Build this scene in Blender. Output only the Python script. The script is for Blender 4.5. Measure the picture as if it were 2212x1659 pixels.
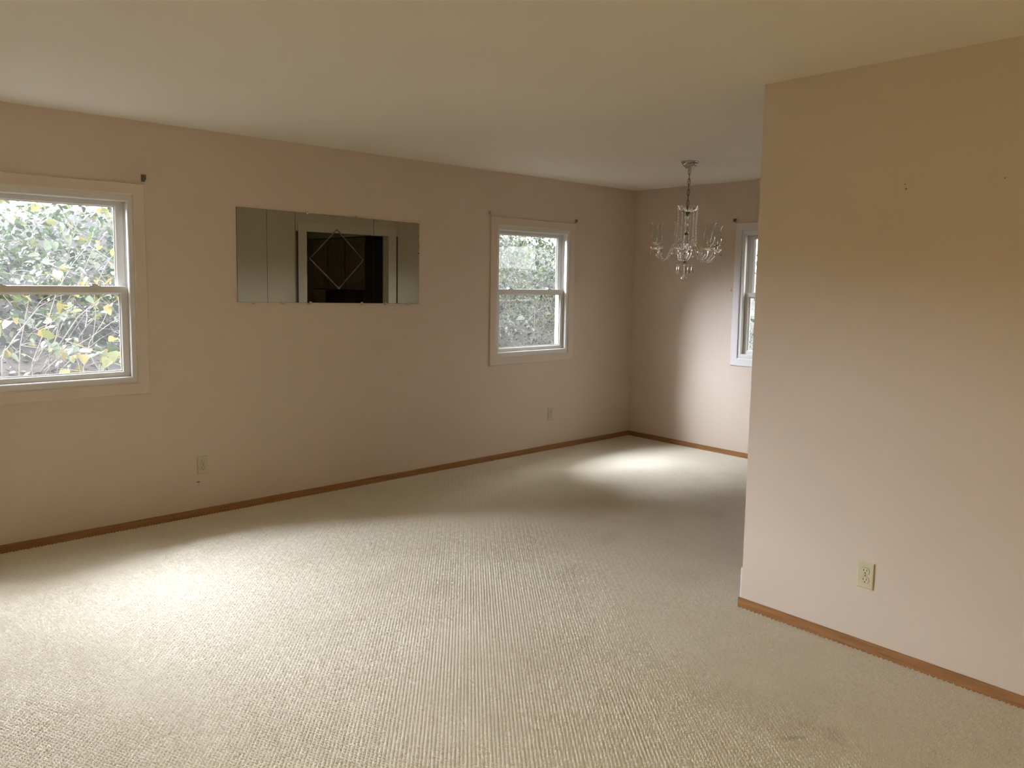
import bpy, bmesh, math, random
import numpy as np
from mathutils import Vector, Matrix

for o in list(bpy.data.objects):
    bpy.data.objects.remove(o, do_unlink=True)
SC = bpy.context.scene
COL = SC.collection
PI = math.pi
rnd = random.Random(7)

# ------------------------------------------------------------------ main dimensions (metres, z = 0 is the carpet surface)
H = 2.44                       # ceiling height
YA = 4.979                     # wall with the two windows and the mirror
XB = 6.138                     # far dining-room wall
XC, YC = 3.260, 1.9216         # near face and free corner of the partition
XK = -2.60                     # wall behind the camera
YR = -1.60                     # wall to the camera's right
TH = 0.15                      # outer wall thickness
TP = 0.12                      # partition thickness

# ------------------------------------------------------------------ camera
PITCH, ROLL, YAW, CAMZ, FPX, CX, CY = -0.0980, 0.0166, 0.8282, 1.5437, 1683.55, 1114.82, 770.74
fw = Vector((math.cos(YAW)*math.cos(PITCH), math.sin(YAW)*math.cos(PITCH), math.sin(PITCH)))
rt = Vector((math.sin(YAW), -math.cos(YAW), 0))
up = rt.cross(fw)
r2 = rt*math.cos(ROLL) + up*math.sin(ROLL)
u2 = -rt*math.sin(ROLL) + up*math.cos(ROLL)
cam = bpy.data.cameras.new('camera')
camo = bpy.data.objects.new('camera', cam)
COL.objects.link(camo)
camo.matrix_world = Matrix(((r2.x, u2.x, -fw.x, 0), (r2.y, u2.y, -fw.y, 0), (r2.z, u2.z, -fw.z, CAMZ), (0, 0, 0, 1)))
cam.sensor_width = 36.0
cam.lens = FPX/2212*36.0
cam.shift_x = (1106-CX)/2212
cam.shift_y = (CY-829.5)/2212
cam.clip_start = 0.02
SC.camera = camo

# ------------------------------------------------------------------ overcast sky, window portals, exposure
world = bpy.data.worlds.new('overcast_sky')
SC.world = world
world.use_nodes = True
wn = world.node_tree
for n in list(wn.nodes):
    wn.nodes.remove(n)
w_out = wn.nodes.new('ShaderNodeOutputWorld')
w_bg = wn.nodes.new('ShaderNodeBackground')
w_tc = wn.nodes.new('ShaderNodeTexCoord')
w_sx = wn.nodes.new('ShaderNodeSeparateXYZ')
w_mr = wn.nodes.new('ShaderNodeMapRange')
w_mr.inputs['From Min'].default_value = 0.0
w_mr.inputs['From Max'].default_value = 1.0
w_mr.inputs['To Min'].default_value = 0.55
w_mr.inputs['To Max'].default_value = 1.25
w_mx = wn.nodes.new('ShaderNodeMix')
w_mx.data_type = 'RGBA'
w_mx.inputs['A'].default_value = (0.0, 0.0, 0.0, 1)
w_mx.inputs['B'].default_value = (1.0, 1.0, 1.0, 1)
w_mx.clamp_factor = False
wn.links.new(w_tc.outputs['Generated'], w_sx.inputs[0])
wn.links.new(w_sx.outputs['Z'], w_mr.inputs['Value'])
wn.links.new(w_mr.outputs[0], w_mx.inputs['Factor'])
wn.links.new(w_mx.outputs['Result'], w_bg.inputs['Color'])
w_bg.inputs['Strength'].default_value = 8.0
wn.links.new(w_bg.outputs[0], w_out.inputs[0])

SC.view_settings.view_transform = 'Standard'
SC.view_settings.look = 'None'
SC.view_settings.gamma = 1.0
SC.view_settings.use_curve_mapping = False
SC.view_settings.exposure = 0.33
SC.cycles.use_denoising = True
SC.cycles.max_bounces = 14
SC.cycles.diffuse_bounces = 8
SC.cycles.glossy_bounces = 6
SC.cycles.transmission_bounces = 12
SC.cycles.transparent_max_bounces = 24
SC.cycles.caustics_reflective = False
SC.cycles.caustics_refractive = False
SC.cycles.sample_clamp_indirect = 6.0

# sun behind thin cloud: a broad soft source over the bank
SUN_EL, SUN_AZ = math.radians(29), math.radians(115.5)
sl = bpy.data.lights.new('veiled_sun', 'SUN')
sl.energy = 58.0
sl.angle = math.radians(62)
sl.color = (0.84, 0.88, 1.0)
so_ = bpy.data.objects.new('veiled_sun', sl)
COL.objects.link(so_)
so_.rotation_euler = Vector((math.cos(SUN_EL)*math.cos(SUN_AZ), math.cos(SUN_EL)*math.sin(SUN_AZ), math.sin(SUN_EL))).to_track_quat('Z', 'Y').to_euler()

def portal(loc, rot, sx, sy):
    l = bpy.data.lights.new('window_portal', 'AREA')
    l.shape = 'RECTANGLE'
    l.size, l.size_y = sx, sy
    l.cycles.is_portal = True
    o = bpy.data.objects.new('window_portal', l)
    o.location, o.rotation_euler = loc, rot
    COL.objects.link(o)

# ------------------------------------------------------------------ materials
def new_mat(name):
    m = bpy.data.materials.new(name)
    m.use_nodes = True
    nt = m.node_tree
    return m, nt, nt.nodes['Principled BSDF']

def texco(nt, scale=None, kind='Object'):
    tc = nt.nodes.new('ShaderNodeTexCoord')
    if scale is None:
        return tc.outputs[kind]
    mp = nt.nodes.new('ShaderNodeMapping')
    mp.inputs['Scale'].default_value = scale
    nt.links.new(tc.outputs[kind], mp.inputs['Vector'])
    return mp.outputs[0]

def noise(nt, vec, scale, detail=3, rough=0.5):
    n = nt.nodes.new('ShaderNodeTexNoise')
    n.inputs['Scale'].default_value = scale
    n.inputs['Detail'].default_value = detail
    n.inputs['Roughness'].default_value = rough
    nt.links.new(vec, n.inputs['Vector'])
    return n.outputs['Fac']

def ramp(nt, fac, stops):
    r = nt.nodes.new('ShaderNodeValToRGB')
    els = r.color_ramp.elements
    while len(els) > 1:
        els.remove(els[-1])
    els[0].position, els[0].color = stops[0][0], (*stops[0][1], 1)
    for p, c in stops[1:]:
        e = els.new(p)
        e.color = (*c, 1)
    nt.links.new(fac, r.inputs['Fac'])
    return r.outputs['Color']

def bump(nt, b, h, strength=0.2, dist=0.002):
    n = nt.nodes.new('ShaderNodeBump')
    n.inputs['Strength'].default_value = strength
    n.inputs['Distance'].default_value = dist
    nt.links.new(h, n.inputs['Height'])
    nt.links.new(n.outputs[0], b.inputs['Normal'])

def plain(name, col, rough=0.5, metal=0.0, spec=0.5, var=0.06, scale=30, bmp=0.0, detail=3):
    m, nt, b = new_mat(name)
    v = texco(nt)
    f = noise(nt, v, scale, detail)
    lo = tuple(max(0, c*(1-var)) for c in col)
    hi = tuple(min(1, c*(1+var)) for c in col)
    nt.links.new(ramp(nt, f, [(0.3, lo), (0.7, hi)]), b.inputs['Base Color'])
    b.inputs['Roughness'].default_value = rough
    b.inputs['Metallic'].default_value = metal
    b.inputs['Specular IOR Level'].default_value = spec
    if bmp:
        bump(nt, b, f, bmp, 0.001)
    return m

WALLC = (0.615, 0.515, 0.425)
def wall_mat(name, col):
    m, nt, b = new_mat(name)
    v = texco(nt)
    f = noise(nt, v, 0.8, 2)
    nt.links.new(ramp(nt, f, [(0.35, tuple(c*0.975 for c in col)), (0.65, tuple(min(1, c*1.02) for c in col))]), b.inputs['Base Color'])
    b.inputs['Roughness'].default_value = 0.62
    b.inputs['Specular IOR Level'].default_value = 0.3
    g = noise(nt, v, 160, 3, 0.6)
    bump(nt, b, g, 0.10, 0.0015)
    return m
M = {}
M['wall'] = wall_mat('pink_beige_wall_paint', WALLC)
M['ceil'] = wall_mat('white_ceiling_paint', (0.90, 0.86, 0.775))
M['casing'] = plain('painted_casing', (0.64, 0.545, 0.455), 0.5, var=0.02, scale=6)
M['casing_white'] = plain('white_painted_casing', (0.68, 0.65, 0.64), 0.45, var=0.03, scale=6)
M['vinyl'] = plain('white_vinyl', (0.70, 0.69, 0.67), 0.4, var=0.015, scale=8)
M['dark_seam'] = plain('dark_groove', (0.03, 0.025, 0.02), 0.8)
M['ivory'] = plain('ivory_plastic', (0.53, 0.475, 0.32), 0.38, var=0.02, scale=20)
M['slot'] = plain('socket_slot', (0.012, 0.010, 0.008), 0.6)
M['screw'] = plain('dark_screw', (0.10, 0.085, 0.06), 0.4, metal=0.6)
M['bracket_dark'] = plain('tarnished_brass', (0.16, 0.125, 0.075), 0.45, metal=0.5, var=0.3, scale=200)
M['bracket_grey'] = plain('dull_steel', (0.42, 0.40, 0.36), 0.4, metal=0.6, var=0.2, scale=200)
M['nickel'] = plain('brushed_nickel', (0.46, 0.42, 0.36), 0.26, metal=1.0, var=0.05)
M['chrome'] = plain('pale_chrome', (0.72, 0.68, 0.60), 0.16, metal=1.0, var=0.03)
M['chain'] = plain('dark_bronze', (0.12, 0.085, 0.05), 0.4, metal=0.85, var=0.1)
M['collar'] = plain('aged_brass_collar', (0.14, 0.11, 0.07), 0.4, metal=0.8)
M['hole'] = plain('nail_hole_dark', (0.12, 0.09, 0.06), 0.9)
M['scuff'] = plain('scuff_brown', (0.09, 0.05, 0.035), 0.9)
M['kitchen_wall'] = wall_mat('kitchen_paint', (0.72, 0.66, 0.50))
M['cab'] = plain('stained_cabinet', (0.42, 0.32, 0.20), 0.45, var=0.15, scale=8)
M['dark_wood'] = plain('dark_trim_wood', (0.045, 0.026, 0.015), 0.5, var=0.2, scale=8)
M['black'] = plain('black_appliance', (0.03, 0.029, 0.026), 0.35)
M['counter'] = plain('counter_laminate', (0.30, 0.26, 0.2), 0.4)
M['siding'] = plain('outer_siding', (0.5, 0.5, 0.48), 0.7)

def wood(name, axis):
    m, nt, b = new_mat(name)
    sc = (5, 90, 90) if axis == 'x' else (90, 5, 90)
    v = texco(nt, sc)
    f = noise(nt, v, 1.0, 6, 0.62)
    c = ramp(nt, f, [(0.28, (0.20, 0.088, 0.030)), (0.5, (0.275, 0.130, 0.045)), (0.72, (0.33, 0.165, 0.062))])
    nt.links.new(c, b.inputs['Base Color'])
    b.inputs['Roughness'].default_value = 0.42
    bump(nt, b, f, 0.15, 0.0006)
    return m
M['oak_x'] = wood('oak_along_x', 'x')
M['oak_y'] = wood('oak_along_y', 'y')

def carpet_mat():
    m, nt, b = new_mat('cream_loop_carpet')
    v = texco(nt)
    big = noise(nt, v, 1.1, 3, 0.6)
    c1 = ramp(nt, big, [(0.30, (0.74, 0.66, 0.52)), (0.48, (0.83, 0.755, 0.615)), (0.75, (0.86, 0.785, 0.65))])
    fine = noise(nt, v, 140, 3, 0.7)
    c2 = ramp(nt, fine, [(0.25, (0.80, 0.79, 0.77)), (0.75, (1.0, 1.0, 1.0))])
    mx = nt.nodes.new('ShaderNodeMix'); mx.data_type = 'RGBA'; mx.blend_type = 'MULTIPLY'
    mx.inputs['Factor'].default_value = 1.0
    nt.links.new(c1, mx.inputs['A']); nt.links.new(c2, mx.inputs['B'])
    # soiled spots with a shape of their own
    last = mx.outputs['Result']
    for (x, y, rx, ry, rot, amt) in ((2.43, 1.207, 0.075, 0.017, 2.5, 0.38), (2.55, 1.12, 0.10, 0.05, 0.8, 0.16), (2.30, 3.05, 0.20, 0.10, 0.4, 0.14), (2.95, 2.75, 0.22, 0.12, 0.2, 0.13), (3.55, 3.0, 0.25, 0.1, 0.3, 0.12)):
        tc = nt.nodes.new('ShaderNodeTexCoord')
        mp = nt.nodes.new('ShaderNodeMapping'); mp.vector_type = 'TEXTURE'
        mp.inputs['Location'].default_value = (x, y, 0)
        mp.inputs['Rotation'].default_value = (0, 0, rot)
        mp.inputs['Scale'].default_value = (rx, ry, 1)
        nt.links.new(tc.outputs['Object'], mp.inputs['Vector'])
        ln = nt.nodes.new('ShaderNodeVectorMath'); ln.operation = 'LENGTH'
        nt.links.new(mp.outputs[0], ln.inputs[0])
        mr = nt.nodes.new('ShaderNodeMapRange')
        mr.interpolation_type = 'SMOOTHSTEP'
        mr.inputs['From Min'].default_value = 0.2; mr.inputs['From Max'].default_value = 1.0
        mr.inputs['To Min'].default_value = amt; mr.inputs['To Max'].default_value = 0.0
        nt.links.new(ln.outputs['Value'], mr.inputs['Value'])
        q = nt.nodes.new('ShaderNodeMix'); q.data_type = 'RGBA'
        nt.links.new(mr.outputs[0], q.inputs['Factor'])
        nt.links.new(last, q.inputs['A'])
        q.inputs['B'].default_value = (0.26, 0.20, 0.13, 1)
        last = q.outputs['Result']
    nt.links.new(last, b.inputs['Base Color'])
    b.inputs['Roughness'].default_value = 0.95
    b.inputs['Specular IOR Level'].default_value = 0.05
    b.inputs['Sheen Weight'].default_value = 0.08
    bump(nt, b, noise(nt, v, 420, 2, 0.7), 0.35, 0.0015)
    return m
M['carpet'] = carpet_mat()

def pane_mat(name, tint=(1, 1, 1), haze=0.0, f0=0.035):
    m = bpy.data.materials.new(name); m.use_nodes = True
    nt = m.node_tree
    for n in list(nt.nodes):
        nt.nodes.remove(n)
    out = nt.nodes.new('ShaderNodeOutputMaterial')
    tr = nt.nodes.new('ShaderNodeBsdfTransparent'); tr.inputs[0].default_value = (*tint, 1)
    gl = nt.nodes.new('ShaderNodeBsdfGlossy'); gl.inputs['Roughness'].default_value = 0.02
    # Schlick reflectance, the same from both faces of the pane
    ge = nt.nodes.new('ShaderNodeNewGeometry')
    dt = nt.nodes.new('ShaderNodeVectorMath'); dt.operation = 'DOT_PRODUCT'
    nt.links.new(ge.outputs['Normal'], dt.inputs[0]); nt.links.new(ge.outputs['Incoming'], dt.inputs[1])
    def mth(op, a, b=None):
        n = nt.nodes.new('ShaderNodeMath'); n.operation = op
        for i, q in enumerate((a, b)):
            if q is None: continue
            if isinstance(q, (int, float)): n.inputs[i].default_value = q
            else: nt.links.new(q, n.inputs[i])
        return n.outputs[0]
    fr = mth('ADD', mth('MULTIPLY', mth('POWER', mth('SUBTRACT', 1.0, mth('ABSOLUTE', dt.outputs['Value'])), 5.0), 1-f0), f0)
    mx = nt.nodes.new('ShaderNodeMixShader')
    nt.links.new(fr, mx.inputs[0]); nt.links.new(tr.outputs[0], mx.inputs[1]); nt.links.new(gl.outputs[0], mx.inputs[2])
    last = mx.outputs[0]
    if haze:
        tl = nt.nodes.new('ShaderNodeBsdfTranslucent'); tl.inputs[0].default_value = (0.9, 0.92, 0.95, 1)
        df = nt.nodes.new('ShaderNodeBsdfDiffuse'); df.inputs[0].default_value = (0.9, 0.92, 0.95, 1)
        v = texco(nt)
        f = noise(nt, v, 5, 3)
        mr = nt.nodes.new('ShaderNodeMapRange')
        mr.inputs['To Min'].default_value = haze*0.6; mr.inputs['To Max'].default_value = haze*1.4
        nt.links.new(f, mr.inputs['Value'])
        m2 = nt.nodes.new('ShaderNodeMixShader')
        nt.links.new(mr.outputs[0], m2.inputs[0]); nt.links.new(last, m2.inputs[1]); nt.links.new(tl.outputs[0], m2.inputs[2])
        last = m2.outputs[0]
    nt.links.new(last, out.inputs[0])
    return m
M['pane'] = pane_mat('window_glass', (0.97, 0.985, 0.98), 0.007)
M['shade'] = pane_mat('thin_clear_glass', (0.992, 0.992, 0.985), 0.0, 0.085)

def crystal():
    m, nt, b = new_mat('cut_crystal')
    b.inputs['Base Color'].default_value = (0.98, 0.98, 0.96, 1)
    b.inputs['Roughness'].default_value = 0.02
    b.inputs['Transmission Weight'].default_value = 1.0
    b.inputs['IOR'].default_value = 1.52
    v = texco(nt)
    bump(nt, b, noise(nt, v, 60, 1), 0.05, 0.002)
    return m
M['crystal'] = crystal()

def mirror_mat(name, col, rough):
    m, nt, b = new_mat(name)
    v = texco(nt)
    f = noise(nt, v, 3, 2)
    nt.links.new(ramp(nt, f, [(0.3, tuple(c*0.97 for c in col)), (0.7, col)]), b.inputs['Base Color'])
    b.inputs['Metallic'].default_value = 1.0
    b.inputs['Roughness'].default_value = rough
    return m
M['mirror'] = mirror_mat('tinted_mirror', (0.63, 0.68, 0.575), 0.012)
M['bevel'] = mirror_mat('ground_bevel', (0.21, 0.21, 0.17), 0.2)
M['clip'] = plain('clear_plastic_clip', (0.55, 0.53, 0.46), 0.25, var=0.05)

LEAFK = 0.245
def leaf_mat(name, c1, c2, trans=0.35):
    m = bpy.data.materials.new(name); m.use_nodes = True
    nt = m.node_tree
    b = nt.nodes['Principled BSDF']
    out = nt.nodes['Material Output']
    oi = nt.nodes.new('ShaderNodeObjectInfo')
    v = texco(nt)
    f = noise(nt, v, 9, 2)
    ad = nt.nodes.new('ShaderNodeMath'); ad.operation = 'ADD'
    nt.links.new(f, ad.inputs[0]); nt.links.new(oi.outputs['Random'], ad.inputs[1])
    ml = nt.nodes.new('ShaderNodeMath'); ml.operation = 'MULTIPLY'; ml.inputs[1].default_value = 0.5
    nt.links.new(ad.outputs[0], ml.inputs[0])
    c1, c2 = (tuple(LEAFK*x for x in c1), tuple(LEAFK*x for x in c2))
    c = ramp(nt, ml.outputs[0], [(0.25, c1), (0.75, c2)])
    nt.links.new(c, b.inputs['Base Color'])
    b.inputs['Roughness'].default_value = 0.42
    tl = nt.nodes.new('ShaderNodeBsdfTranslucent')
    nt.links.new(c, tl.inputs[0])
    mx = nt.nodes.new('ShaderNodeMixShader'); mx.inputs[0].default_value = trans
    nt.links.new(b.outputs[0], mx.inputs[1]); nt.links.new(tl.outputs[0], mx.inputs[2])
    nt.links.new(mx.outputs[0], out.inputs[0])
    return m
M['leaf_pale'] = leaf_mat('pale_green_leaf', (0.36, 0.45, 0.30), (0.52, 0.60, 0.46))
M['leaf_lime'] = leaf_mat('lime_leaf', (0.36, 0.42, 0.10), (0.58, 0.60, 0.22))
M['leaf_yellow'] = leaf_mat('yellow_leaf', (0.62, 0.50, 0.10), (0.74, 0.62, 0.22))
M['leaf_green'] = leaf_mat('mid_green_leaf', (0.16, 0.25, 0.10), (0.28, 0.40, 0.18))
M['leaf_dark'] = leaf_mat('dark_green_leaf', (0.06, 0.10, 0.05), (0.16, 0.23, 0.11))
M['leaf_dry'] = leaf_mat('dry_leaf', (0.16, 0.12, 0.085), (0.42, 0.36, 0.26), 0.1)
M['bark'] = plain('grey_bark', (0.12, 0.105, 0.095), 0.9, var=0.35, scale=25, bmp=0.4)
M['soil'] = plain('hillside_soil', (0.042, 0.036, 0.033), 0.95, var=0.5, scale=5, bmp=0.6, detail=8)

# ------------------------------------------------------------------ mesh helpers
def link(name, me, mat=None, parent=None, smooth=False):
    if mat is not None:
        me.materials.append(mat)
    if smooth:
        me.polygons.foreach_set('use_smooth', [True]*len(me.polygons))
        me.set_sharp_from_angle(angle=0.62)
    o = bpy.data.objects.new(name, me)
    COL.objects.link(o)
    if parent is not None:
        o.parent = parent
    return o

def obj(name, bm, mat=None, parent=None, smooth=False):
    bm.normal_update()
    me = bpy.data.meshes.new(name)
    bm.to_mesh(me); bm.free()
    return link(name, me, mat, parent, smooth)

def tag(o, label=None, cat=None, group=None, kind=None):
    if label: o['label'] = label
    if cat: o['category'] = cat
    if group: o['group'] = group
    if kind: o['kind'] = kind
    return o

def empty(name, loc=(0, 0, 0)):
    o = bpy.data.objects.new(name, None)
    o.empty_display_size = 0.1
    o.location = loc
    COL.objects.link(o)
    return o

def box(bm, x0, x1, y0, y1, z0, z1):
    x0, x1 = min(x0, x1), max(x0, x1); y0, y1 = min(y0, y1), max(y0, y1); z0, z1 = min(z0, z1), max(z0, z1)
    v = [bm.verts.new(c) for c in ((x0, y0, z0), (x1, y0, z0), (x1, y1, z0), (x0, y1, z0), (x0, y0, z1), (x1, y0, z1), (x1, y1, z1), (x0, y1, z1))]
    for f in ((0, 3, 2, 1), (4, 5, 6, 7), (0, 1, 5, 4), (1, 2, 6, 5), (2, 3, 7, 6), (3, 0, 4, 7)):
        bm.faces.new([v[i] for i in f])
    return v

def bevel_all(bm, w, seg=2):
    bmesh.ops.bevel(bm, geom=list(bm.edges), offset=w, segments=seg, affect='EDGES', profile=0.6)

def lathe(bm, prof, n=20, cx=0, cy=0, cz=0, closed=False):
    rings = []
    for r, z in prof:
        if r < 1e-5:
            rings.append([bm.verts.new((cx, cy, cz+z))])
        else:
            rings.append([bm.verts.new((cx+r*math.cos(2*PI*k/n), cy+r*math.sin(2*PI*k/n), cz+z)) for k in range(n)])
    for a, b in zip(rings, rings[1:]):
        for k in range(n):
            q = [a[k % len(a)], a[(k+1) % len(a)], b[(k+1) % len(b)], b[k % len(b)]]
            q = list(dict.fromkeys(q))
            if len(q) > 2:
                try: bm.faces.new(q)
                except ValueError: pass

def tube(bm, pts, rad, n=6, cap=True):
    pts = [Vector(p) for p in pts]
    rings = []
    prev = None
    for i, p in enumerate(pts):
        t = (pts[min(i+1, len(pts)-1)]-pts[max(i-1, 0)])
        if t.length < 1e-9: t = Vector((0, 0, 1))
        t.normalize()
        if prev is None:
            a = t.orthogonal().normalized()
        else:
            a = (prev-t*prev.dot(t))
            a = a.normalized() if a.length > 1e-6 else t.orthogonal().normalized()
        prev = a
        b = t.cross(a)
        r = rad[i] if isinstance(rad, (list, tuple)) else rad
        rings.append([bm.verts.new(p+a*r*math.cos(2*PI*k/n)+b*r*math.sin(2*PI*k/n)) for k in range(n)])
    for q, s in zip(rings, rings[1:]):
        for k in range(n):
            bm.faces.new((q[k], q[(k+1) % n], s[(k+1) % n], s[k]))
    if cap:
        bm.faces.new(list(reversed(rings[0]))); bm.faces.new(rings[-1])

def ball(bm, c, r, n=6, m=4, sz=1.0):
    lathe(bm, [(r*math.sin(PI*i/m), -r*sz*math.cos(PI*i/m)) for i in range(m+1)], n, *c)

# ------------------------------------------------------------------ the room shell
def wall_with_holes(bm, a0, a1, z0, z1, holes, mk):
    """slab along 'a' from z0 to z1 with rectangular holes (a0,a1,z0,z1); mk(a0,a1,z0,z1) adds one block"""
    xs = sorted({a0, a1, *[h[0] for h in holes], *[h[1] for h in holes]})
    for u, w in zip(xs, xs[1:]):
        cuts = sorted([(h[2], h[3]) for h in holes if h[0] <= u+1e-6 and h[1] >= w-1e-6])
        z = z0
        for c0, c1 in cuts:
            if c0 > z: mk(u, w, z, c0)
            z = c1
        if z < z1: mk(u, w, z, z1)

WZ0, WZ1, WW = 0.823, 2.073, 1.016        # outside of the casings
CAS = 0.068                               # casing width
W1 = (1.540-WW, 1.540)
W2 = (4.259, 4.259+WW)
W0 = (-0.85, -0.85+WW)                     # unseen twin added further left to let in more light
W3 = (3.833-WW, 3.833)
def hole(w, z0=WZ0, z1=WZ1): return (w[0]+CAS, w[1]-CAS, z0+CAS, z1-CAS)

bm = bmesh.new()
wall_with_holes(bm, XK-TH, XB+TH, -0.25, H, [hole(W0), hole(W1), hole(W2)], lambda a, b, c, d: box(bm, a, b, YA, YA+TH, c, d))
wall_left = tag(obj('wall_left', bm, M['wall']), 'long pinkish beige wall holding two windows and the panelled mirror', 'wall', kind='structure')
bm = bmesh.new()
wall_with_holes(bm, YR-TH, YA, -0.25, H, [hole(W3)], lambda a, b, c, d: box(bm, XB, XB+TH, a, b, c, d))
wall_back = tag(obj('wall_back', bm, M['wall']), 'far pinkish beige dining wall behind the chandelier', 'wall', kind='structure')
bm = bmesh.new()
box(bm, XC, XC+TP, YR, YC, -0.02, H)
wall_right = tag(obj('wall_right', bm, M['wall']), 'near pinkish beige partition wall on the right with a free corner', 'wall', kind='structure')
# wall that faces the mirror: dining side of the kitchen, with a cased opening
OPX0, OPX1, OPZ = 4.170, 5.250, 2.048
bm = bmesh.new()
wall_with_holes(bm, XC+TP, XB, -0.02, H, [(OPX0, OPX1, -0.02, OPZ)], lambda a, b, c, d: box(bm, a, b, YC-TP, YC, c, d))
wall_kitchen = tag(obj('wall_kitchen', bm, M['wall']), 'beige wall with the kitchen doorway, seen only in the mirror', 'wall', kind='structure')
bm = bmesh.new()
box(bm, XK-TH, XK, YR-TH, YA, -0.25, H)
tag(obj('wall_front', bm, M['wall']), 'wall behind the camera, out of the photo', 'wall', kind='structure')
bm = bmesh.new()
box(bm, XK, XB, YR-TH, YR, -0.25, H)
tag(obj('wall_side', bm, M['wall']), 'wall to the right of the camera, out of the photo', 'wall', kind='structure')
bm = bmesh.new()
box(bm, XK-TH, XB+TH, YR-TH, YA+TH, H, H+0.25)
tag(obj('ceiling', bm, M['ceil']), 'flat off-white ceiling over the whole room', 'ceiling', kind='structure')
bm = bmesh.new()
box(bm, XK, XB, YR, YA, -0.25, -0.009)
tag(obj('floor', bm, M['carpet']), 'floor under the cream carpet', 'floor', kind='structure')

# nail holes and scuffs belong to the walls
def nail_hole(y, z, r, wall):
    b = bmesh.new()
    lathe(b, [(r*1.5, 0.0), (r*1.2, 0.0009), (r*0.6, 0.0004), (0, -0.0005)], 8)
    bmesh.ops.transform(b, matrix=Matrix.Translation((XC, y, z)) @ Matrix.Rotation(-PI/2, 4, 'Y'), verts=b.verts)
    obj('nail_hole', b, M['hole'], wall)
nail_hole(1.284, 1.948, 0.0017, wall_right)
nail_hole(1.279, 1.930, 0.0024, wall_right)
nail_hole(0.934, 1.944, 0.0017, wall_right)
b = bmesh.new(); box(b, 1.809, 1.828, YA-0.0012, YA, 0.2185, 0.2240); bevel_all(b, 0.0005, 1)
obj('scuff_mark', b, M['scuff'], wall_left)
b = bmesh.new(); box(b, XB-0.001, XB, 3.853, 3.861, 1.481, 1.490); bevel_all(b, 0.0004, 1)
obj('scuff_mark', b, M['scuff'], wall_back)

# baseboards: thin oak with an eased top edge
def base_prof(bm, p0, p1, nrm, z0=-0.009, z1=0.043, t=0.011):
    p0, p1, nrm = Vector(p0), Vector(p1), Vector(nrm)
    prof = [(0, z0), (t, z0), (t, z1-0.0015), (t-0.0015, z1), (0, z1)]
    ra = [bm.verts.new((p0.x+nrm.x*a, p0.y+nrm.y*a, z)) for a, z in prof]
    rb = [bm.verts.new((p1.x+nrm.x*a, p1.y+nrm.y*a, z)) for a, z in prof]
    n = len(prof)
    for k in range(n):
        bm.faces.new((ra[k], ra[(k+1) % n], rb[(k+1) % n], rb[k]))
    bm.faces.new(ra); bm.faces.new(list(reversed(rb)))
    bmesh.ops.recalc_face_normals(bm, faces=bm.faces)
for nm, p0, p1, nr, mt, lb in (
    ('baseboard_left', (XK+0.012, YA), (XB-0.0115, YA), (0, -1), 'oak_x', 'thin oak baseboard along the long window wall'),
    ('baseboard_back', (XB, YC+0.012), (XB, YA), (-1, 0), 'oak_y', 'thin oak baseboard along the far dining wall'),
    ('baseboard_right', (XC, YR), (XC, YC+0.011), (-1, 0), 'oak_y', 'thin oak baseboard along the near partition wall')):
    b = bmesh.new()
    base_prof(b, p0, p1, nr)
    tag(obj(nm, b, M[mt]), lb, 'baseboard', kind='structure')
b = bmesh.new(); base_prof(b, (XC, YC), (OPX0-0.13, YC), (0, 1))
tag(obj('baseboard_kitchen', b, M['oak_x']), 'oak baseboard along the end of the partition', 'baseboard', kind='structure')
b = bmesh.new(); box(b, XC, XC+0.40, YC, YC+0.009, 0.043, 0.191); bevel_all(b, 0.001, 1)
tag(obj('trim_1', b, M['casing_white']), 'short white board low on the free edge of the near partition', 'trim', kind='structure')

# cased kitchen opening with dark outer bands
b = bmesh.new()
for x0, x1 in ((OPX0-0.10, OPX0+0.004), (OPX1-0.004, OPX1+0.105)):
    box(b, x0, x1, YC, YC+0.012, -0.009, OPZ+0.09)
box(b, OPX0+0.004, OPX1-0.004, YC, YC+0.012, OPZ-0.004, OPZ+0.09)
tag(obj('trim_2', b, M['casing']), 'pale casing around the kitchen doorway, seen in the mirror', 'trim', kind='structure')
for i, (x0, x1) in enumerate(((OPX0-0.120, OPX0-0.101), (OPX1+0.106, OPX1+0.124))):
    b = bmesh.new(); box(b, x0, x1, YC, YC+0.020, -0.009, OPZ-0.005); bevel_all(b, 0.003, 1)
    tag(obj('trim_%d' % (3+i), b, M['dark_wood']), ('dark narrow upright on the partition side of the kitchen doorway', 'dark narrow upright on the far side of the kitchen doorway')[i], 'trim', kind='structure')

# ------------------------------------------------------------------ double-hung windows
def rect_sweep(bm, P, rect, prof, widths):
    """closed profile [(s, d)] swept round a rectangle; s scales each side's width (l, r, b, t), d is depth"""
    u0, u1, z0, z1 = rect
    l, r, bt, tp = widths
    rings = []
    for s, d in prof:
        rings.append([bm.verts.new(P(u, d, z)) for u, z in ((u0+s*l, z0+s*bt), (u1-s*r, z0+s*bt), (u1-s*r, z1-s*tp), (u0+s*l, z1-s*tp))])
    n = len(rings)
    for i in range(n):
        a, c = rings[i], rings[(i+1) % n]
        for k in range(4):
            bm.faces.new((a[k], a[(k+1) % 4], c[(k+1) % 4], c[k]))
    bmesh.ops.recalc_face_normals(bm, faces=bm.faces)

def PA(u, d, z): return (u, YA+d, z)
def PB(u, d, z): return (XB+d, u, z)

def pbox(bm, P, u0, u1, d0, d1, z0, z1):
    a, c = P(u0, d0, z0), P(u1, d1, z1)
    return box(bm, a[0], c[0], a[1], c[1], a[2], c[2])

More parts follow.
